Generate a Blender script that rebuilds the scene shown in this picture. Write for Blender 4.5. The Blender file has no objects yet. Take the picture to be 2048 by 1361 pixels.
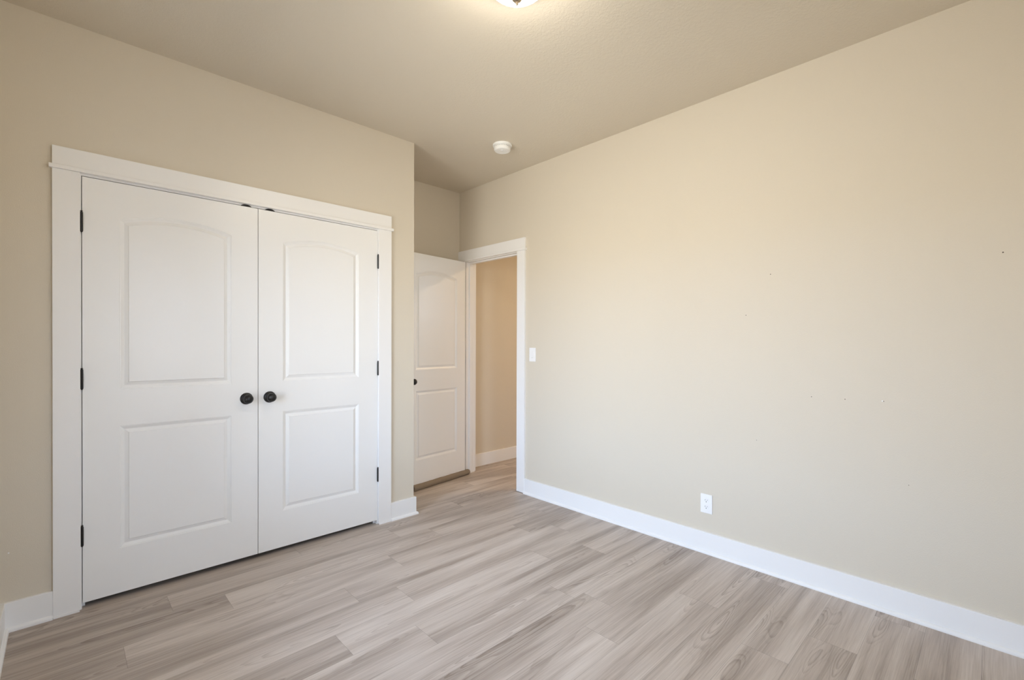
import bpy, bmesh, math, random
from math import sin, cos, pi, radians, atan, atan2, sqrt
from mathutils import Vector, Matrix
from mathutils.geometry import tessellate_polygon

C = bpy.context.scene.collection
S = bpy.context.scene

# ------------------------------------------------------------------ camera
F_PX, YAW, PIT, ROL, CY, CAM_H = 931.5708, 0.7657, -0.0051, 0.0029, 693.3223, 1.2716
r0 = Vector((cos(YAW), -sin(YAW), 0)); f0 = Vector((sin(YAW), cos(YAW), 0)); u0 = Vector((0, 0, 1))
Fw = f0*cos(PIT) + u0*sin(PIT); Uw = -f0*sin(PIT) + u0*cos(PIT)
Rt = r0*cos(ROL) + Uw*sin(ROL); Up = -r0*sin(ROL) + Uw*cos(ROL)
cd = bpy.data.cameras.new('camera'); cam = bpy.data.objects.new('camera', cd); C.objects.link(cam)
m = Matrix.Identity(4)
for i in range(3):
    m[i][0] = Rt[i]; m[i][1] = Up[i]; m[i][2] = -Fw[i]
m[0][3], m[1][3], m[2][3] = 0, 0, CAM_H
cam.matrix_world = m
cd.sensor_fit = 'HORIZONTAL'; cd.sensor_width = 36; cd.lens = 36*F_PX/2048
cd.shift_y = (CY - 680.5)/2048
cd.clip_start = 0.02; cd.clip_end = 200
S.camera = cam

# ------------------------------------------------------------------ view / world / light
S.view_settings.view_transform = 'Standard'; S.view_settings.look = 'None'
S.view_settings.gamma = 1; S.view_settings.use_curve_mapping = False
S.view_settings.exposure = 0.12
S.cycles.use_denoising = True
S.cycles.max_bounces = 14; S.cycles.diffuse_bounces = 8; S.cycles.transparent_max_bounces = 12
S.cycles.sample_clamp_indirect = 8

SKY = 14.3
LAMP = 48.0
HALL = 98.0

w = bpy.data.worlds.new('world'); S.world = w; w.use_nodes = True
nt = w.node_tree; nt.nodes.clear()
out = nt.nodes.new('ShaderNodeOutputWorld'); bg = nt.nodes.new('ShaderNodeBackground')
tc = nt.nodes.new('ShaderNodeTexCoord'); sp = nt.nodes.new('ShaderNodeSeparateXYZ')
mr = nt.nodes.new('ShaderNodeMapRange'); rp = nt.nodes.new('ShaderNodeValToRGB')
mr.inputs['From Min'].default_value = -1; mr.inputs['From Max'].default_value = 1
nt.links.new(tc.outputs['Generated'], sp.inputs[0]); nt.links.new(sp.outputs['Z'], mr.inputs['Value'])
nt.links.new(mr.outputs[0], rp.inputs[0]); nt.links.new(rp.outputs[0], bg.inputs[0]); nt.links.new(bg.outputs[0], out.inputs[0])
e = rp.color_ramp.elements
e[0].position = 0.0; e[0].color = (.60, .59, .55, 1)
e[1].position = 1.0; e[1].color = (.42, .60, 1.0, 1)
a = rp.color_ramp.elements.new(.495); a.color = (.66, .65, .61, 1)
a = rp.color_ramp.elements.new(.525); a.color = (.70, .865, 1.13, 1)
a = rp.color_ramp.elements.new(.70); a.color = (.60, .76, 1.0, 1)
bg.inputs[1].default_value = SKY

# ------------------------------------------------------------------ room numbers
XL, XR, YF, YB, YREAR, H = -.204, 2.830, 3.0157, 3.70, -.42, 2.7663
XC = 1.882            # outer corner of the closet wall
WT = .115
WIN = (.75, 2.40, .50, 2.10)   # y0,y1,z0,z1 of the window in the left wall
WR = (.60, 1.20, .62, 2.10)    # x0,x1,z0,z1 of the unseen fill window added in the rear wall

# portal over the window opening: guides the sampling of the sky through the real window
pd = bpy.data.lights.new('window_daylight', 'AREA'); pd.shape = 'RECTANGLE'
pd.size = WIN[3]-WIN[2]; pd.size_y = WIN[1]-WIN[0]; pd.cycles.is_portal = True
po = bpy.data.objects.new('window_daylight', pd); C.objects.link(po)
po.location = (XL-WT-.02, (WIN[0]+WIN[1])/2, (WIN[2]+WIN[3])/2); po.rotation_euler = (0, -pi/2, 0)

pd2 = bpy.data.lights.new('rear_fill_portal', 'AREA'); pd2.shape = 'RECTANGLE'  # sampling portal for the added rear fill window
pd2.size = WR[1]-WR[0]; pd2.size_y = WR[3]-WR[2]; pd2.cycles.is_portal = True
po2 = bpy.data.objects.new('rear_fill_portal', pd2); C.objects.link(po2)
po2.location = ((WR[0]+WR[1])/2, YREAR-WT-.02, (WR[2]+WR[3])/2); po2.rotation_euler = (pi/2, 0, 0)

WH = (.80, 1.55, 1.55, 2.35)   # y0,y1,z0,z1 of the window at the far side of the hall
pd3 = bpy.data.lights.new('hall_window_daylight', 'AREA'); pd3.shape = 'RECTANGLE'
pd3.size = WH[3]-WH[2]; pd3.size_y = WH[1]-WH[0]; pd3.cycles.is_portal = True
po3 = bpy.data.objects.new('hall_window_daylight', pd3); C.objects.link(po3)
po3.location = (5.0+.1+.02, (WH[0]+WH[1])/2, (WH[2]+WH[3])/2); po3.rotation_euler = (0, pi/2, 0)

# ------------------------------------------------------------------ helpers
def new_mat(name):
    mt = bpy.data.materials.new(name); mt.use_nodes = True
    return mt, mt.node_tree, mt.node_tree.nodes['Principled BSDF']

def simple(name, col, rough=.5, metal=0, spec=.5):
    mt, t, b = new_mat(name)
    b.inputs['Base Color'].default_value = (*col, 1); b.inputs['Roughness'].default_value = rough
    b.inputs['Metallic'].default_value = metal; b.inputs['Specular IOR Level'].default_value = spec
    return mt

def bumpy(name, col, rough, scale, dist, spec=.5, detail=3, strength=1.0, scale2=None, dist2=0, mottle=0):
    mt, t, b = new_mat(name)
    b.inputs['Base Color'].default_value = (*col, 1); b.inputs['Roughness'].default_value = rough
    b.inputs['Specular IOR Level'].default_value = spec
    g = t.nodes.new('ShaderNodeNewGeometry')
    n = t.nodes.new('ShaderNodeTexNoise'); n.inputs['Scale'].default_value = scale; n.inputs['Detail'].default_value = detail
    bp = t.nodes.new('ShaderNodeBump'); bp.inputs['Distance'].default_value = dist; bp.inputs['Strength'].default_value = strength
    t.links.new(g.outputs['Position'], n.inputs['Vector']); t.links.new(n.outputs['Fac'], bp.inputs['Height'])
    t.links.new(bp.outputs[0], b.inputs['Normal'])
    if scale2:
        n2 = t.nodes.new('ShaderNodeTexNoise'); n2.inputs['Scale'].default_value = scale2; n2.inputs['Detail'].default_value = 2
        r2 = t.nodes.new('ShaderNodeMapRange'); r2.interpolation_type = 'SMOOTHSTEP'
        r2.inputs['From Min'].default_value = .48; r2.inputs['From Max'].default_value = .58
        b2 = t.nodes.new('ShaderNodeBump'); b2.inputs['Distance'].default_value = dist2
        t.links.new(g.outputs['Position'], n2.inputs['Vector']); t.links.new(n2.outputs['Fac'], r2.inputs['Value'])
        t.links.new(r2.outputs[0], b2.inputs['Height']); t.links.new(bp.outputs[0], b2.inputs['Normal'])
        t.links.new(b2.outputs[0], b.inputs['Normal'])
    return mt

PAINT = (.66, .600, .500)
M_wall = bumpy('wall_paint', PAINT, .62, 260, .0006, spec=.35)
M_ceil = bumpy('ceiling_paint', PAINT, .75, 190, .0006, spec=.25, scale2=75, dist2=.00022)
M_hall = M_wall
M_trim = simple('trim_enamel', (.84, .835, .83), .38)
M_door = bumpy('door_enamel', (.84, .838, .83), .30, 420, .0002, spec=.5)
M_black = simple('oil_rubbed_bronze', (.016, .015, .015), .34, .25, .5)
M_plate = simple('white_plastic', (.86, .86, .86), .3)
M_plastic = bumpy('detector_plastic', (.86, .86, .84), .4, 300, .0001)
M_dark = simple('dark_slot', (.02, .02, .02), .7)
M_hole = simple('nail_hole_dark', (.10, .085, .065), .9)
M_nickel = simple('brushed_nickel', (.42, .34, .25), .32, 1.0)
M_shelf = simple('closet_paint', (.5, .44, .34), .8)

# floor planks
def floor_mat():
    mt, t, b = new_mat('vinyl_planks')
    N = t.nodes.new; L = t.links.new
    def math_(op, x, y=None):
        n = N('ShaderNodeMath'); n.operation = op
        for i, v in enumerate((x, y)):
            if v is None: continue
            if isinstance(v, (int, float)): n.inputs[i].default_value = v
            else: L(v, n.inputs[i])
        return n.outputs[0]
    def noise(vec, scale, detail, rough=.5, dist=0):
        n = N('ShaderNodeTexNoise'); n.inputs['Scale'].default_value = scale; n.inputs['Detail'].default_value = detail
        n.inputs['Roughness'].default_value = rough; n.inputs['Distortion'].default_value = dist
        L(vec, n.inputs['Vector']); return n.outputs['Fac']
    def rng(x, a0, a1, b0, b1, smooth=False):
        n = N('ShaderNodeMapRange'); n.inputs['From Min'].default_value = a0; n.inputs['From Max'].default_value = a1
        n.inputs['To Min'].default_value = b0; n.inputs['To Max'].default_value = b1
        if smooth: n.interpolation_type = 'SMOOTHSTEP'
        L(x, n.inputs['Value']); return n.outputs[0]
    def comb(x, y, z):
        n = N('ShaderNodeCombineXYZ')
        for i, v in enumerate((x, y, z)):
            if isinstance(v, (int, float)): n.inputs[i].default_value = v
            else: L(v, n.inputs[i])
        return n.outputs[0]
    u1 = N('ShaderNodeUVMap'); u1.uv_map = 'plank'; u2 = N('ShaderNodeUVMap'); u2.uv_map = 'seed'
    s1 = N('ShaderNodeSeparateXYZ'); L(u1.outputs[0], s1.inputs[0]); s2 = N('ShaderNodeSeparateXYZ'); L(u2.outputs[0], s2.inputs[0])
    al, ac, ra, rb = s1.outputs[0], s1.outputs[1], s2.outputs[0], s2.outputs[1]
    seed = math_('MULTIPLY', ra, 37.0)
    # broad soft streaks along the plank
    st = noise(comb(math_('MULTIPLY', al, .8), math_('MULTIPLY', ac, 9.0), seed), 1.0, 2.5, .5, .5)
    # grain pores
    fg = noise(comb(math_('MULTIPLY', al, 5.0), math_('MULTIPLY', ac, 230.0), seed), 1.0, 5, .6, .2)
    md = noise(comb(math_('MULTIPLY', al, 2.0), math_('MULTIPLY', ac, 75.0), seed), 1.0, 4, .6, .5)
    # cathedral rings: contour lines of a stretched field
    fld = noise(comb(math_('MULTIPLY', al, 1.15), math_('MULTIPLY', ac, 9.5), math_('ADD', seed, 11.0)), 1.0, 1.0, .4, .0)
    wob = noise(comb(math_('MULTIPLY', al, 30.0), math_('MULTIPLY', ac, 60.0), seed), 1.0, 2, .5)
    ring = math_('FRACT', math_('ADD', math_('MULTIPLY', fld, 26.0), math_('MULTIPLY', wob, .30)))
    ringl = rng(ring, .0, .55, 1.0, 0.0, True)
    ringl2 = rng(ring, .92, 1.0, 0.0, 1.0, True)
    rl = math_('MAXIMUM', ringl, ringl2)
    mask = rng(fld, .54, .66, 0.0, 1.0, True)
    rl = math_('MULTIPLY', rl, mask)
    # compose darkness 0..1
    d = math_('MULTIPLY', rng(st, .34, .68, 0, 1, True), .48)
    d = math_('ADD', d, math_('MULTIPLY', rng(md, .35, .70, 0, 1, True), .17))
    d = math_('ADD', d, math_('MULTIPLY', rng(fg, .38, .68, 0, 1), .25))
    d = math_('ADD', d, math_('MULTIPLY', rl, .30))
    d = math_('ADD', d, math_('MULTIPLY', math_('SUBTRACT', ra, .5), .34))
    ramp = N('ShaderNodeValToRGB'); L(d, ramp.inputs[0])
    e = ramp.color_ramp.elements
    e[0].position = 0.0; e[0].color = (.60, .530, .472, 1)
    e[1].position = 1.0; e[1].color = (.235, .187, .153, 1)
    k = ramp.color_ramp.elements.new(.42); k.color = (.455, .388, .336, 1)
    # seams
    W_ = .1778; LP = 1.22
    ea = math_('MINIMUM', ac, math_('SUBTRACT', W_, ac)); eb = math_('MINIMUM', al, math_('SUBTRACT', LP, al))
    ed = math_('MINIMUM', ea, eb)
    seam = rng(ed, .0002, .0012, .62, 1.0)
    mx = N('ShaderNodeMix'); mx.data_type = 'RGBA'; mx.blend_type = 'MULTIPLY'; mx.inputs[0].default_value = 1
    L(ramp.outputs[0], mx.inputs[6]); cmb = N('ShaderNodeCombineColor')
    for i in range(3): L(seam, cmb.inputs[i])
    L(cmb.outputs[0], mx.inputs[7]); L(mx.outputs[2], b.inputs['Base Color'])
    L(rng(fg, .3, .7, .40, .50), b.inputs['Roughness']); b.inputs['Specular IOR Level'].default_value = .45
    bp = N('ShaderNodeBump'); bp.inputs['Distance'].default_value = .0004; bp.inputs['Strength'].default_value = .6
    hgt = math_('ADD', math_('MULTIPLY', fg, -.25), math_('MULTIPLY', seam, 1.2)); L(hgt, bp.inputs['Height']); L(bp.outputs[0], b.inputs['Normal'])
    return mt
M_floor = floor_mat()

def fabric_mat():
    mt, t, b = new_mat('stopper_fabric')
    g = t.nodes.new('ShaderNodeNewGeometry'); n = t.nodes.new('ShaderNodeTexNoise'); n.inputs['Scale'].default_value = 500
    r = t.nodes.new('ShaderNodeValToRGB'); r.color_ramp.elements[0].color = (.17, .130, .092, 1); r.color_ramp.elements[1].color = (.32, .255, .185, 1)
    bp = t.nodes.new('ShaderNodeBump'); bp.inputs['Distance'].default_value = .001
    t.links.new(g.outputs['Position'], n.inputs['Vector']); t.links.new(n.outputs['Fac'], r.inputs[0]); t.links.new(r.outputs[0], b.inputs['Base Color'])
    t.links.new(n.outputs['Fac'], bp.inputs['Height']); t.links.new(bp.outputs[0], b.inputs['Normal'])
    b.inputs['Roughness'].default_value = .85
    return mt
M_fabric = fabric_mat()

def emit_mat(name, col, strength):
    mt = bpy.data.materials.new(name); mt.use_nodes = True; t = mt.node_tree; t.nodes.clear()
    o = t.nodes.new('ShaderNodeOutputMaterial'); em = t.nodes.new('ShaderNodeEmission')
    em.inputs[0].default_value = (*col, 1); em.inputs[1].default_value = strength
    t.links.new(em.outputs[0], o.inputs[0]); return mt
M_bowl = emit_mat('lit_frosted_glass', (1.0, .93, .80), LAMP)
M_bowl2 = emit_mat('hall_lit_glass', (1.0, .72, .42), HALL)

def glass_mat():
    mt = bpy.data.materials.new('window_glass'); mt.use_nodes = True; t = mt.node_tree; t.nodes.clear()
    o = t.nodes.new('ShaderNodeOutputMaterial'); tr = t.nodes.new('ShaderNodeBsdfTransparent'); gl = t.nodes.new('ShaderNodeBsdfGlossy')
    gl.inputs['Roughness'].default_value = .02; mx = t.nodes.new('ShaderNodeMixShader'); fr = t.nodes.new('ShaderNodeFresnel')
    t.links.new(fr.outputs[0], mx.inputs[0]); t.links.new(tr.outputs[0], mx.inputs[1]); t.links.new(gl.outputs[0], mx.inputs[2])
    t.links.new(mx.outputs[0], o.inputs[0]); return mt
M_glass = glass_mat()

def box(bm, x0, x1, y0, y1, z0, z1, M=None):
    v = [bm.verts.new(p) for p in ((x0,y0,z0),(x1,y0,z0),(x1,y1,z0),(x0,y1,z0),(x0,y0,z1),(x1,y0,z1),(x1,y1,z1),(x0,y1,z1))]
    if M is not None:
        for k in v: k.co = M @ k.co
    for f in ((0,3,2,1),(4,5,6,7),(0,1,5,4),(1,2,6,5),(2,3,7,6),(3,0,4,7)):
        bm.faces.new([v[i] for i in f])

def lathe(bm, prof, n=48, M=None, cap=True):
    """prof: (radius, height) pairs revolved about local z"""
    rings = []
    for r, z in prof:
        if r < 1e-6: rings.append([bm.verts.new((0, 0, z))])
        else: rings.append([bm.verts.new((r*cos(2*pi*k/n), r*sin(2*pi*k/n), z)) for k in range(n)])
    for a_, b_ in zip(rings, rings[1:]):
        for k in range(n):
            k2 = (k+1) % n
            if len(a_) == 1 and len(b_) == 1: continue
            if len(a_) == 1: bm.faces.new((a_[0], b_[k], b_[k2]))
            elif len(b_) == 1: bm.faces.new((a_[k], b_[0], a_[k2]))
            else: bm.faces.new((a_[k], b_[k], b_[k2], a_[k2]))
    if M is not None:
        for rg in rings:
            for v in rg: v.co = M @ v.co

def obj(name, bm, mat, parent=None, smooth=False, bevel=0, seg=2):
    me = bpy.data.meshes.new(name)
    bmesh.ops.recalc_face_normals(bm, faces=bm.faces[:])
    bm.to_mesh(me); bm.free(); me.materials.append(mat)
    if smooth:
        for p in me.polygons: p.use_smooth = True
    o = bpy.data.objects.new(name, me); C.objects.link(o)
    if parent is not None: o.parent = parent
    if bevel:
        b = o.modifiers.new('bevel', 'BEVEL'); b.width = bevel; b.segments = seg; b.limit_method = 'ANGLE'
    if smooth == 'auto':
        for p in me.polygons: p.use_smooth = True
        me.set_sharp_from_angle(angle=radians(35))
    return o

def tag(o, label=None, cat=None, group=None, kind=None):
    if label: o['label'] = label
    if cat: o['category'] = cat
    if group: o['group'] = group
    if kind: o['kind'] = kind
    return o

def thing(name, loc, rz=0, label=None, cat=None, group=None, kind=None):
    o = bpy.data.objects.new(name, None); C.objects.link(o); o.location = loc; o.rotation_euler = (0, 0, rz)
    o.empty_display_size = .1
    return tag(o, label, cat, group, kind)

def boxes(name, lst, mat, parent=None, bevel=0, loc=(0, 0, 0)):
    bm = bmesh.new()
    for b_ in lst:
        x0, x1, y0, y1, z0, z1 = b_
        box(bm, x0-loc[0], x1-loc[0], y0-loc[1], y1-loc[1], z0-loc[2], z1-loc[2])
    o = obj(name, bm, mat, parent, bevel=bevel)
    return o

def struct(name, lst, mat, label, cat, bevel=0):
    return tag(boxes(name, lst, mat, bevel=bevel), label, cat, kind='structure')

# ------------------------------------------------------------------ the shell
HX = 5.00   # far side of the hallway
YE = 3.85
def build_floor():
    bm = bmesh.new(); uv = bm.loops.layers.uv.new('plank'); sd = bm.loops.layers.uv.new('seed')
    W_, LP = .1778, 1.22
    joints = {0: 2.345, 1: 2.075, 2: 2.716, 3: 2.267, 4: 1.690, 5: 1.911, 6: .62, 7: 1.14, 8: .848, 9: 1.247, 10: 1.046,
              11: .177, 12: .583, 13: .37, 14: 1.025, 15: .66, 16: .21, 17: .9, 18: .5, 19: .3}
    rnd = random.Random(11)
    tones = {(13, -1): 1.0, (12, -1): .80, (13, 0): .72, (12, 0): .28, (11, 0): .45, (11, -1): .7, (10, -1): .52, (8, -1): .78, (8, 0): .22, (7, 0): .83, (7, -1): .33,
             (14, -1): .85, (14, 0): .60, (15, 0): .8, (4, -1): .02, (4, 0): .52, (5, -1): .75, (0, -1): .65, (0, 0): .2, (3, -1): .35, (3, 0): .6, (2, -1): .4, (9, 0): .30, (9, 1): .62, (10, 0): .68}
    x0, x1, y0, y1 = -.32, HX+.1, YREAR-WT, YE
    for k in range(-6, 21):
        ya = .389+W_*k; yb = ya+W_
        if yb < y0 or ya > y1: continue
        j = joints.get(k, rnd.random()*LP); n0 = math.floor((x0-j)/LP)
        for n in range(n0, n0+6):
            xa = j+n*LP; xb = xa+LP
            r1, r2 = rnd.random(), rnd.random()
            r1 = tones.get((k, n), .15+.6*r1)
            if xb < x0 or xa > x1: continue
            cx0, cx1, cy0, cy1 = max(xa, x0), min(xb, x1), max(ya, y0), min(yb, y1)
            f = bm.faces.new([bm.verts.new(p) for p in ((cx0,cy0,0),(cx1,cy0,0),(cx1,cy1,0),(cx0,cy1,0))])
            for lp in f.loops:
                lp[uv].uv = (lp.vert.co.x-xa, lp.vert.co.y-ya); lp[sd].uv = (r1, r2)
    bmesh.ops.remove_doubles(bm, verts=bm.verts[:], dist=1e-5)
    box(bm, x0, x1, y0, y1, -.12, -.0015)
    me = bpy.data.meshes.new('floor'); bm.to_mesh(me); bm.free(); me.materials.append(M_floor)
    o = bpy.data.objects.new('floor', me); C.objects.link(o)
    return tag(o, 'greyish brown wood look plank floor running through room and hallway', 'floor', kind='structure')
floor = build_floor()

struct('ceiling', [(-.32, HX+.1, YREAR-WT, YE, H, H+.1)], M_ceil, 'tan painted lightly textured ceiling', 'ceiling')
struct('wall_left', [(XL-WT, XL, YREAR-WT, WIN[0], 0, H), (XL-WT, XL, WIN[1], YB, 0, H), (XL-WT, XL, WIN[0], WIN[1], 0, WIN[2]),
                     (XL-WT, XL, WIN[0], WIN[1], WIN[3], H)], M_wall, 'tan wall left of the closet at the edge of the view', 'wall')
struct('wall_rear', [(XL, WR[0], YREAR-WT, YREAR, 0, H), (WR[1], XR+WT, YREAR-WT, YREAR, 0, H), (WR[0], WR[1], YREAR-WT, YREAR, 0, WR[2]), (WR[0], WR[1], YREAR-WT, YREAR, WR[3], H)], M_wall, 'tan wall behind the viewer', 'wall')
OY0, OY1, OZ = 2.858, 3.612, 2.083
wall_right = struct('wall_right', [(XR, XR+WT, YREAR, OY0, 0, H), (XR, XR+WT, OY0, OY1, OZ, H), (XR, XR+WT, OY1, YB, 0, H)], M_wall,
       'long blank tan wall with an outlet and small nail holes', 'wall')
CX0, CX1 = .0405, 1.603
wall_front = struct('wall_front', [(XL, CX0, YF, YF+WT, 0, H), (CX1, XC, YF, YF+WT, 0, H), (CX0, CX1, YF, YF+WT, 2.084, H)], M_wall,
       'tan wall around the white double closet doors', 'wall')
struct('wall_alcove', [(XC-WT, XC, YF+WT, YB, 0, H)], M_wall, 'short tan wall returning from the closet corner into the alcove', 'wall')
struct('wall_back', [(XL-WT, XR+WT, YB, YE, 0, H)], M_wall, 'dim tan wall above the open door in the alcove', 'wall')
struct('wall_hall', [(XR+WT, HX, YB+.035, YE, 0, H)], M_wall, 'warm lit tan hallway wall seen through the doorway', 'wall')
struct('wall_hall_far', [(HX, HX+.1, .2, WH[0], 0, H), (HX, HX+.1, WH[1], YE, 0, H), (HX, HX+.1, WH[0], WH[1], 0, WH[2]), (HX, HX+.1, WH[0], WH[1], WH[3], H)], M_wall, 'tan far wall of the hallway', 'wall')
struct('wall_hall_end', [(XR+WT, HX+.1, .1, .2, 0, H)], M_wall, 'tan end wall of the hallway', 'wall')

# ------------------------------------------------------------------ window in the left wall (beside the viewer)
def build_window():
    y0, y1, z0, z1 = WIN; t = thing('window_1', (XL, (y0+y1)/2, z0), 0, 'white framed window in the left wall beside the viewer', 'window', kind='structure')
    L_ = t.location
    xo, xi = XL-WT+.01, XL-WT+.06
    boxes('window_frame', [(xo, xi, y0, y0+.045, z0, z1), (xo, xi, y1-.045, y1, z0, z1), (xo, xi, y0+.045, y1-.045, z0, z0+.045),
                           (xo, xi, y0+.045, y1-.045, z1-.045, z1), (xo, xi, (y0+y1)/2-.02, (y0+y1)/2+.02, z0+.045, z1-.045)], M_trim, t, loc=L_)
    boxes('pane', [(xo+.022, xo+.026, y0+.045, (y0+y1)/2-.02, z0+.045, z1-.045)], M_glass, t, loc=L_)
    boxes('pane', [(xo+.022, xo+.026, (y0+y1)/2+.02, y1-.045, z0+.045, z1-.045)], M_glass, t, loc=L_)
    boxes('window_sill', [(xi, XL+.035, y0-.0, y1+.0, z0, z0+.02)], M_trim, t, loc=L_)
    return t
build_window()

def build_fill_window():  # unseen window, added to brighten the closet doors
    x0, x1, z0, z1 = WR; t = thing('fill_window', ((x0+x1)/2, YREAR, z0), 0, 'white framed window added behind the viewer as fill light', 'window', kind='structure')
    L_ = t.location; yo, yi = YREAR-WT+.01, YREAR-WT+.06; xm = (x0+x1)/2
    boxes('window_frame', [(x0, x0+.045, yo, yi, z0, z1), (x1-.045, x1, yo, yi, z0, z1), (x0+.045, x1-.045, yo, yi, z0, z0+.045),
                           (x0+.045, x1-.045, yo, yi, z1-.045, z1), (xm-.02, xm+.02, yo, yi, z0+.045, z1-.045)], M_trim, t, loc=L_)
    boxes('pane', [(x0+.045, xm-.02, yo+.022, yo+.026, z0+.045, z1-.045)], M_glass, t, loc=L_)
    boxes('pane', [(xm+.02, x1-.045, yo+.022, yo+.026, z0+.045, z1-.045)], M_glass, t, loc=L_)
    boxes('window_sill', [(x0, x1, yi, YREAR+.035, z0, z0+.02)], M_trim, t, loc=L_)
build_fill_window()

def build_hall_window():
    y0, y1, z0, z1 = WH; t = thing('window_3', (HX, (y0+y1)/2, z0), 0, 'white framed window at the far side of the hallway', 'window', kind='structure')
    L_ = t.location; a_, b_ = HX+.04, HX+.09
    boxes('window_frame', [(a_, b_, y0, y0+.04, z0, z1), (a_, b_, y1-.04, y1, z0, z1), (a_, b_, y0+.04, y1-.04, z0, z0+.04), (a_, b_, y0+.04, y1-.04, z1-.04, z1)], M_trim, t, loc=L_)
    boxes('pane', [(a_+.022, a_+.026, y0+.04, y1-.04, z0+.04, z1-.04)], M_glass, t, loc=L_)
build_hall_window()

# ------------------------------------------------------------------ baseboards: board + shoe moulding swept along a path
def sweep(bm, path, prof, closed=False):
    """path: xy points, the room on the left-hand side of travel is where the profile sticks out; prof: (out, z)"""
    n = len(path); rings = []
    for i, p in enumerate(path):
        p = Vector(p); d0 = (p-Vector(path[i-1])).normalized() if i > 0 else None; d1 = (Vector(path[i+1])-p).normalized() if i < n-1 else None
        if d0 is None: d0 = d1
        if d1 is None: d1 = d0
        n0 = Vector((-d0.y, d0.x)); n1 = Vector((-d1.y, d1.x)); mm = (n0+n1).normalized(); k = 1/max(.3, mm.dot(n0))
        rings.append([bm.verts.new((p.x+mm.x*k*o_, p.y+mm.y*k*o_, z_)) for o_, z_ in prof])
    for a_, b_ in zip(rings, rings[1:]):
        for k in range(len(prof)):
            k2 = (k+1) % len(prof); bm.faces.new((a_[k], b_[k], b_[k2], a_[k2]))
    bm.faces.new(rings[0]); bm.faces.new(rings[-1][::-1])

def baseboard(name, path, label, shoe=True):
    bm = bmesh.new(); sweep(bm, path, [(0, 0), (.015, 0), (.015, .1255), (.0135, .1275), (0, .1275)])
    o = tag(obj(name, bm, M_trim), label, 'baseboard', kind='structure')
    if shoe:
        bm = bmesh.new(); sweep(bm, path, [(.015, 0), (.028, 0), (.028, .006), (.0265, .012), (.022, .0165), (.015, .0185)])
        obj('shoe_moulding', bm, M_trim, o)
    return o
CL0, CL1 = -.0395, 1.687      # closet casing outer edges
RY0, RY1 = 2.775, 3.698       # door casing outer edges
baseboard('baseboard_left', [(XL, YF), (XL, YREAR)][::-1] and [(CL0, YF), (XL, YF), (XL, YREAR)], 'white baseboard in the corner left of the closet')
baseboard('baseboard_front', [(XC, YB), (XC, YF), (CL1, YF)], 'short white baseboard wrapping the closet wall corner')
baseboard('baseboard_right', [(XR, YREAR), (XR, RY0)], 'long white baseboard along the blank right wall')
baseboard('baseboard_rear', [(XL+.03, YREAR), (XR-.03, YREAR)], 'white baseboard behind the viewer')
baseboard('baseboard_back', [(XR-.02, YB), (XC+.03, YB)], 'white baseboard behind the open door')
baseboard('baseboard_hall', [(HX, YB+.035), (XR+WT+.02, YB+.035)], 'white baseboard in the hallway', shoe=False)

# ------------------------------------------------------------------ closet trim
A = 2.9977
t1 = thing('trim_1', ((CL0+CL1)/2, YF, 0), 0, 'wide white flat casing around the double closet doors', 'door trim', kind='structure')
def tb(name, lst, parent=t1, bevel=.0012, mat=M_trim): return boxes(name, lst, mat, parent, bevel, loc=parent.location)
tb('side_casing', [(CL0, .0548, A, YF, 0.006, 2.075)]); tb('side_casing', [(1.589, CL1, A, YF, 0.006, 2.075)])
tb('head_casing', [(CL0, CL1, A, YF, 2.0925, 2.1796)])
tb('fillet_strip', [(-.0502, 1.699, A-.011, YF, 2.075, 2.0925)])
tb('shoe_strip', [(CL0+.001, .0510, A-.004, A, 0, .0095)], bevel=0); tb('shoe_strip', [(1.592, CL1-.001, A-.004, A, 0, .0095)], bevel=0)
tb('door_jamb', [(CX0, .0590, YF-.0005, YF+WT, 0, 2.084), (1.5848, CX1, YF-.0005, YF+WT, 0, 2.084), (.0590, 1.5848, YF-.0005, YF+WT, 2.0662, 2.084),
                 (.0590, .071, 3.051, 3.085, 0, 2.0662), (1.573, 1.5848, 3.051, 3.085, 0, 2.0662), (.071, 1.573, 3.051, 3.085, 2.054, 2.0662)], bevel=0)
for cx in (.7598, .8868):
    bm = bmesh.new(); n = 20; pts = [(cx-.0285+.057*k/n, 2.0625+.0130*sin(pi*k/n)**.6) for k in range(n+1)]
    fr = [bm.verts.new((x-t1.location.x, YF-.0035-t1.location.y, z)) for x, z in pts]; bk = [bm.verts.new((x-t1.location.x, YF-.0006-t1.location.y, z)) for x, z in pts]
    bm.faces.new(fr); bm.faces.new(bk[::-1])
    for k in range(n+1):
        k2 = (k+1) % (n+1); bm.faces.new((fr[k], bk[k], bk[k2], fr[k2]))
    tag(obj('ball_catch_strike', bm, M_black, t1), 'black ball catch strike on the head jamb')

# ------------------------------------------------------------------ doors
def offset_poly(pts, d):
    n = len(pts); res = []
    for i in range(n):
        p, a_, b_ = Vector(pts[i]), Vector(pts[i-1]), Vector(pts[(i+1) % n])
        e0 = (p-a_).normalized(); e1 = (b_-p).normalized(); n0 = Vector((-e0.y, e0.x)); n1 = Vector((-e1.y, e1.x))
        mm = (n0+n1).normalized(); res.append(tuple(p+mm*(d/max(.3, mm.dot(n0)))))
    return res

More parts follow.
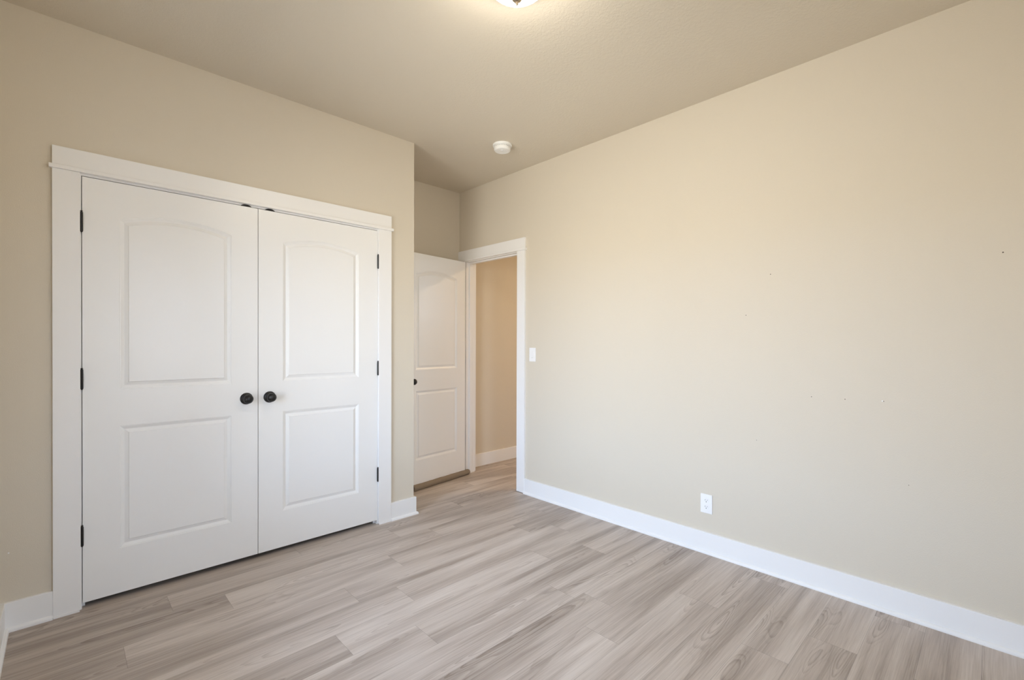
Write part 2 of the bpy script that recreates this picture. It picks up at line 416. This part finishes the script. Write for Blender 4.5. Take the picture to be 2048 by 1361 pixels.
PROFILE = [(0, 0), (.0012, .0022), (.0050, .0026), (.0062, .0042), (.0175, .0100), (.0195, .0100), (.0335, .0048), (.0350, .0030), (.0362, .0018)]
def door_slab(wd, h, th, stile, z_lo, z_mid0, z_mid1, z_spring, rise):
    """local: x 0..wd, front face y=0 looking to -y, z 0..h. CCW panel outlines seen from the front"""
    bm = bmesh.new()
    x0, x1 = stile, wd-stile; hw = (x1-x0)/2; R = (hw*hw+rise*rise)/(2*rise); cx = (x0+x1)/2; cz = z_spring+rise-R
    def arch(d, n=28):
        a0 = math.asin((hw-d)/(R-d)); pts = [(x0+d, z_mid1+d), (x1-d, z_mid1+d)]
        for k in range(n+1):
            a_ = a0-2*a0*k/n; pts.append((cx+(R-d)*sin(a_), cz+(R-d)*cos(a_)))
        return pts
    up = arch(0)
    lo = [(x0, z_lo), (x1, z_lo), (x1, z_mid0), (x0, z_mid0)]
    outer = [(0, 0), (wd, 0), (wd, h), (0, h)]
    for side in (0, 1):
        Y = (lambda d: d) if side == 0 else (lambda d: th-d)
        loops = [[Vector((x, z, 0)) for x, z in outer], [Vector((x, z, 0)) for x, z in up], [Vector((x, z, 0)) for x, z in lo]]
        flat = [v for l_ in loops for v in l_]
        vs = [bm.verts.new((v.x, Y(0), v.y)) for v in flat]
        for tri in tessellate_polygon(loops): bm.faces.new([vs[i] for i in tri])
        for poly, start in ((up, 4), (lo, 4+len(up))):
            prev = vs[start:start+len(poly)]
            for d, dep in PROFILE[1:]:
                q = arch(d) if poly is up else offset_poly(poly, d); cur = [bm.verts.new((x, Y(dep), z)) for x, z in q]
                for k in range(len(poly)):
                    k2 = (k+1) % len(poly); bm.faces.new((prev[k], prev[k2], cur[k2], cur[k]))
                prev = cur
            cv = bm.verts.new((sum(v.co.x for v in prev)/len(prev), Y(PROFILE[-1][1]), (min(v.co.z for v in prev)+max(v.co.z for v in prev))/2))
            for k in range(len(prev)): bm.faces.new((prev[k], prev[(k+1) % len(prev)], cv))
        if side == 0: fv = vs[:4]
        else: bv = vs[:4]
    for k in range(4):
        k2 = (k+1) % 4; bm.faces.new((fv[k], bv[k], bv[k2], fv[k2]))
    return bm

def knob(parent, x, z, y=0, side=-1):
    """black round passage knob: rosette + neck + head, pointing to local -y (side=-1) or +y"""
    M = Matrix.Translation((x, y, z)) @ Matrix.Rotation(-side*pi/2, 4, 'X')
    bm = bmesh.new()
    lathe(bm, [(0, .012), (.012, .012), (.0115, .020), (.0125, .026), (.020, .030), (.0245, .034), (.0262, .039), (.0258, .045), (.0232, .0505), (.0215, .0520), (.0208, .0512),
               (.0195, .0540), (.015, .0590), (.008, .0617), (0, .0625)], 40, M)
    k = obj('knob', bm, M_black, parent, smooth='auto')
    bm = bmesh.new()
    lathe(bm, [(0, 0), (.0335, 0), (.0338, .0025), (.0325, .0050), (.0300, .0062), (.0290, .0085), (.0240, .0125), (.0150, .0142), (0, .0142)], 48, M)
    obj('rosette', bm, M_black, k, smooth='auto')
    return k

def hinge(parent, x, y, z, s):
    """s=+1: jamb leaf towards -x of the barrel"""
    bm = bmesh.new()
    lathe(bm, [(0, -.0505), (.0025, -.0505), (.0045, -.0475), (.0058, -.044), (.0058, .044), (.0040, .0465), (.0030, .0475), (.0050, .0495), (.0050, .0505), (.0035, .052), (0, .052)], 20,
          Matrix.Translation((x, y, z)))
    for zz in (-.0265, -.009, .009, .0265):
        lathe(bm, [(.0060, zz-.0004), (.0061, zz), (.0060, zz+.0004)], 20, Matrix.Translation((x, y, z)))
    h_ = obj('hinge', bm, M_black, parent, smooth='auto')
    bm = bmesh.new(); xa, xb = (x-.0022-.005*s, x-.0005-.003*s) if s > 0 else (x+.0005+.003, x+.0022+.005)
    box(bm, min(xa, xb), max(xa, xb), y+.004, y+.034, z-.044, z+.044); obj('hinge_leaf', bm, M_black, h_)
    return h_

DW, DH, DT = .7590, 2.032, .035
YD = 3.0117
dz = dict(z_lo=.222, z_mid0=.829, z_mid1=1.012, z_spring=1.853, rise=.042)
def closet_door(name, x0, knob_x, hinge_x, s, label):
    t = thing(name, (x0, YD, .030), 0, label, 'closet door', 'pair of closet doors', 'structure')
    tag(obj('door_slab', door_slab(DW, DH, DT, .1365, **dz), M_door, t))
    knob(t, knob_x-x0, .951-.030)
    for zc in (1.8465, 1.099, .3515): hinge(t, hinge_x-x0, -.0068, zc-.030, s)
    return t
closet_door('door_1', .0618, .7610, .0598, 1, 'left white arched panel closet door, hinged at its left edge')
closet_door('door_2', .8240, .8850, 1.5862, -1, 'right white arched panel closet door, hinged next to the wall corner')

# open room door
ANG = radians(7.0); W3 = .711
hx, hy = 2.7960, 3.5640
fx, fy = hx-W3*cos(ANG), hy-W3*sin(ANG)
d3 = thing('door_3', (fx, fy, .030), ANG, 'white arched panel door standing open in the alcove', 'door', kind='structure')
obj('door_slab', door_slab(W3, DH, DT, .108, **dz), M_door, d3)
knob(d3, .0605, .915); knob(d3, .0605, .915, DT, 1)
for zc in (1.8465, 1.099, .3515):
    bm = bmesh.new()
    lathe(bm, [(0, -.048), (.0055, -.045), (.0055, .045), (0, .048)], 16, Matrix.Translation((W3+.009, DT+.003, zc-.030)))
    box(bm, W3+.0002, W3+.0020, .004, DT+.002, zc-.030-.044, zc-.030+.044)
    obj('hinge', bm, M_black, d3, smooth='auto')

# ------------------------------------------------------------------ doorway trim
t2 = thing('trim_2', (XR, (RY0+RY1)/2, 0), 0, 'white flat casing around the open doorway to the hall', 'door trim', kind='structure')
XT = XR-.018
tb('side_casing', [(XT, XR, RY0, 2.8665, 0.004, 2.071)], t2); tb('side_casing', [(XT, XR, 3.602, RY1, 0.004, 2.071)], t2)
tb('head_casing', [(XT, XR, RY0, RY1, 2.091, 2.1796)], t2); tb('fillet_strip', [(XT-.012, XR, RY0-.012, RY1, 2.071, 2.091)], t2)
tb('door_jamb', [(XR+.0005, XR+WT, OY0, 2.8745, 0, OZ), (XR+.0005, XR+WT, 3.5945, OY1, 0, OZ), (XR+.0005, XR+WT, 2.8745, 3.5945, 2.066, OZ)], t2, bevel=.001)
tb('door_stop', [(XR+.040, XR+.075, 2.8745, 2.885, 0, 2.066), (XR+.040, XR+.075, 3.584, 3.5945, 0, 2.066), (XR+.040, XR+.075, 2.885, 3.584, 2.0555, 2.066)], t2, bevel=.001)
XH = XR+WT
tb('side_casing', [(XH, XH+.018, RY0, 2.8665, 0.004, 2.071)], t2); tb('side_casing', [(XH, XH+.018, 3.602, RY1, 0.004, 2.071)], t2)
tb('head_casing', [(XH, XH+.018, RY0, RY1, 2.071, 2.1796)], t2)

# ------------------------------------------------------------------ draught stopper under the open door
ds = thing('door_draft_stopper', (2.515, 3.53, 0), ANG+radians(1.5), 'brown fabric draught stopper tube under the open alcove door', 'draft stopper')
def tube(y0, x0, x1, r, name):
    bm = bmesh.new(); n, seg = 60, 28; rings = []
    rnd = random.Random(3)
    for i in range(n+1):
        s_ = i/n; x = x0+(x1-x0)*s_; e_ = min(s_, 1-s_)*(x1-x0)
        k = 1.0 if e_ > .015 else sqrt(max(.0, 1-((.015-e_)/.015)**2))*.18+.82
        k *= 1+.020*sin(s_*31)+.012*sin(s_*67+1)
        ring = []
        for j in range(seg):
            a_ = 2*pi*j/seg; yy = r*k*cos(a_)*1.04; zz = r*k*sin(a_)
            if zz < -r*.88: zz = -r*.88
            ring.append(bm.verts.new((x, y0+yy+.002*sin(s_*19), zz+r*.88)))
        rings.append(ring)
    for a_, b_ in zip(rings, rings[1:]):
        for j in range(seg):
            j2 = (j+1) % seg; bm.faces.new((a_[j], b_[j], b_[j2], a_[j2]))
    bm.faces.new(rings[0][::-1]); bm.faces.new(rings[-1])
    return obj(name, bm, M_fabric, ds, smooth='auto')
tube(-.0085, -.360, .336, .0265, 'front_tube'); 
tube(.0735, -.360, .300, .0265, 'rear_tube')
boxes('base_sheet', [(-.355, .30, .0, .065, .0015, .005)], M_fabric, ds)

# ------------------------------------------------------------------ smoke detector
sd_ = thing('smoke_detector', (2.372, 2.578, H), 0, 'round white smoke detector on the ceiling near the doorway', 'smoke detector')
bm = bmesh.new(); lathe(bm, [(0, 0), (.0715, 0), (.0722, -.004), (.0712, -.011), (.0690, -.0135), (.0615, -.0140), (.060, -.0165), (0, -.0165)], 56); obj('mounting_base', bm, M_plastic, sd_, smooth='auto')
bm = bmesh.new(); lathe(bm, [(0, -.0165), (.0570, -.0165), (.0575, -.021), (.0622, -.0225), (.0630, -.026), (.0622, -.038), (.0600, -.043), (.0550, -.0465), (.0520, -.0470), (.0510, -.0462),
                            (.0350, -.0475), (.0340, -.0465), (0, -.0470)], 56); body = obj('sensor_body', bm, M_plastic, sd_, smooth='auto')
bm = bmesh.new(); lathe(bm, [(0, -.0465), (.011, -.0465), (.0112, -.0485), (.0095, -.0495), (0, -.0495)], 24, Matrix.Translation((-.012, -.010, 0))); obj('test_button', bm, M_plate, body, smooth='auto')
bm = bmesh.new()
for k in range(28):
    a_ = 2*pi*k/28; Mx = Matrix.Rotation(a_, 4, 'Z')
    box(bm, .0560, .0582, -.0022, .0022, -.0206, -.0172, Mx)
obj('vent_slots', bm, simple('vent_shadow', (.25, .25, .24), .7), body)

# ------------------------------------------------------------------ ceiling light
LX, LY = 1.2875, 1.3165
cl = thing('ceiling_light', (LX, LY, H), 0, 'lit flush ceiling light with white glass bowl and bronze finial', 'ceiling light')
bm = bmesh.new(); lathe(bm, [(0, 0), (.148, 0), (.153, -.006), (.158, -.036), (.156, -.0395), (.139, -.0395), (.134, -.032), (.134, -.024), (0, -.024)], 56); obj('canopy', bm, M_nickel, cl, smooth='auto')
bm = bmesh.new(); lathe(bm, [(.131, -.026), (.132, -.034)]+[(.132*cos(a_*pi/2/14), -.034-.094*sin(a_*pi/2/14)) for a_ in range(1, 14)]+[(0, -.128)], 64)
obj('glass_bowl', bm, M_bowl, cl, smooth=True)
bm = bmesh.new(); lathe(bm, [(0, -.122), (.0225, -.1235), (.0245, -.127), (.0225, -.134), (.0150, -.143), (.0085, -.1475), (.0052, -.149), (.0068, -.152), (.0058, -.156), (.0024, -.160), (0, -.1612)], 32)
obj('finial', bm, M_nickel, cl, smooth='auto')

hl = thing('ceiling_light', (4.35, 2.12, H), 0, 'lit round hallway ceiling light beyond the doorway', 'ceiling light')
bm = bmesh.new(); lathe(bm, [(0, 0), (.178, 0), (.180, -.004), (.180, -.050), (.172, -.052), (.168, -.048), (.166, -.030), (0, -.030)], 48); obj('canopy', bm, M_plate, hl, smooth='auto')
bm = bmesh.new(); lathe(bm, [(.166, -.0315), (.166, -.040), (.120, -.043), (0, -.044)], 48); obj('glass_diffuser', bm, M_bowl2, hl, smooth='auto')

# ------------------------------------------------------------------ outlet and switch (local: x = width, -y = out of the wall)
def rounded(bm, w_, h_, y0, y1, r, cx=0, cz=0, n=6):
    pts = []
    for sx, sz, a0 in ((1, -1, -pi/2), (1, 1, 0), (-1, 1, pi/2), (-1, -1, pi)):
        for k in range(n+1):
            a_ = a0+pi/2*k/n; pts.append((cx+sx*(w_/2-r)+r*cos(a_), cz+sz*(h_/2-r)+r*sin(a_)))
    a_ = [bm.verts.new((x, y1, z)) for x, z in pts]; b_ = [bm.verts.new((x, y0, z)) for x, z in pts]
    bm.faces.new(b_[::-1]); bm.faces.new(a_)
    for k in range(len(pts)):
        k2 = (k+1) % len(pts); bm.faces.new((a_[k], a_[k2], b_[k2], b_[k]))
RZ = -pi/2   # local -y -> world -x, local x -> world -y
ol = thing('wall_outlet', (XR, 1.2225, .2990), RZ, 'white duplex electrical outlet low on the blank right wall', 'outlet')
bm = bmesh.new(); rounded(bm, .0715, .1150, -.0055, 0, .003); obj('wall_plate', bm, M_plate, ol, bevel=.0016)
for cz in (.0195, -.0195):
    bm = bmesh.new(); n = 32
    pts = []
    for k in range(n):
        a_ = 2*pi*k/n; pts.append((.0172*cos(a_), max(-.0140, min(.0140, .0172*sin(a_)))))
    a1 = [bm.verts.new((x, -.0050, z+cz)) for x, z in pts]; b1 = [bm.verts.new((x*.97, -.0072, z*.97+cz)) for x, z in pts]
    bm.faces.new(b1[::-1])
    for k in range(n): bm.faces.new((a1[k], a1[(k+1) % n], b1[(k+1) % n], b1[k]))
    rc = obj('receptacle', bm, M_plate, ol)
    bm = bmesh.new(); box(bm, -.0072, -.0054, -.0076, -.0070, cz-.0010, cz+.0080); box(bm, .0054, .0070, -.0076, -.0070, cz, cz+.0075)
    lathe(bm, [(0, .0006), (.0026, .0006), (.0026, 0), (0, 0)], 16, Matrix.Translation((0, -.0070, cz-.0070)) @ Matrix.Rotation(pi/2, 4, 'X'))
    obj('slots', bm, M_dark, rc)
bm = bmesh.new(); lathe(bm, [(0, 0), (.0032, 0), (.0030, .0012), (0, .0016)], 16, Matrix.Translation((0, -.0054, 0)) @ Matrix.Rotation(pi/2, 4, 'X')); obj('screw', bm, M_plate, ol)

sw = thing('light_switch', (XR, 2.6925, 1.1830), RZ, 'white rocker light switch right of the doorway casing', 'light switch')
bm = bmesh.new(); rounded(bm, .0715, .1150, -.0055, 0, .003); obj('wall_plate', bm, M_plate, sw, bevel=.0016)
bm = bmesh.new(); rounded(bm, .0330, .0665, -.0068, -.0050, .0015); obj('switch_frame', bm, M_plate, sw)
bm = bmesh.new()
v = [bm.verts.new(p) for p in ((-.0148, -.0066, -.0315), (.0148, -.0066, -.0315), (.0148, -.0105, .0315), (-.0148, -.0105, .0315), (-.0148, -.0066, .0315), (.0148, -.0066, .0315), (-.0148, -.0082, 0), (.0148, -.0082, 0))]
bm.faces.new((v[0], v[1], v[7], v[6])); bm.faces.new((v[6], v[7], v[2], v[3])); bm.faces.new((v[3], v[2], v[5], v[4])); bm.faces.new((v[0], v[6], v[3], v[4])); bm.faces.new((v[1], v[5], v[2], v[7])); bm.faces.new((v[0], v[4], v[5], v[1]))
rk = obj('rocker', bm, M_plate, sw)
bm = bmesh.new(); box(bm, -.007, .007, -.0085, -.0066, -.0262, -.0245); obj('rocker_slot', bm, simple('slot_grey', (.35, .35, .34), .6), rk)

# ------------------------------------------------------------------ nail holes and anchors in the walls
def dot(parent, loc, axis, r, mat, name):
    bm = bmesh.new(); M = Matrix.Translation(loc) @ (Matrix.Rotation(-pi/2, 4, 'Y') if axis == 'x' else Matrix.Rotation(pi/2, 4, 'X'))
    lathe(bm, [(0, .0004), (r*.6, .0004), (r, .0001), (r, -.001)], 14, M); obj(name, bm, mat, parent)
for y, z, r in ((-.0166, 1.6613, .0028), (.8727, 1.6636, .0026), (1.0006, 1.4412, .0024), (.6722, .9992, .0022), (.5265, .9988, .0022), (.3730, 1.0020, .0020),
                (.9400, .7300, .0018), (.2790, .620, .0017)):
    dot(wall_right, (XR, y, z), 'x', r, M_hole, 'nail_hole')
dot(wall_right, (XR, .3785, 1.0030), 'x', .0028, M_plate, 'wall_anchor')
dot(wall_front, (-.1785, YF, .3421), 'y', .0028, M_plate, 'wall_anchor')
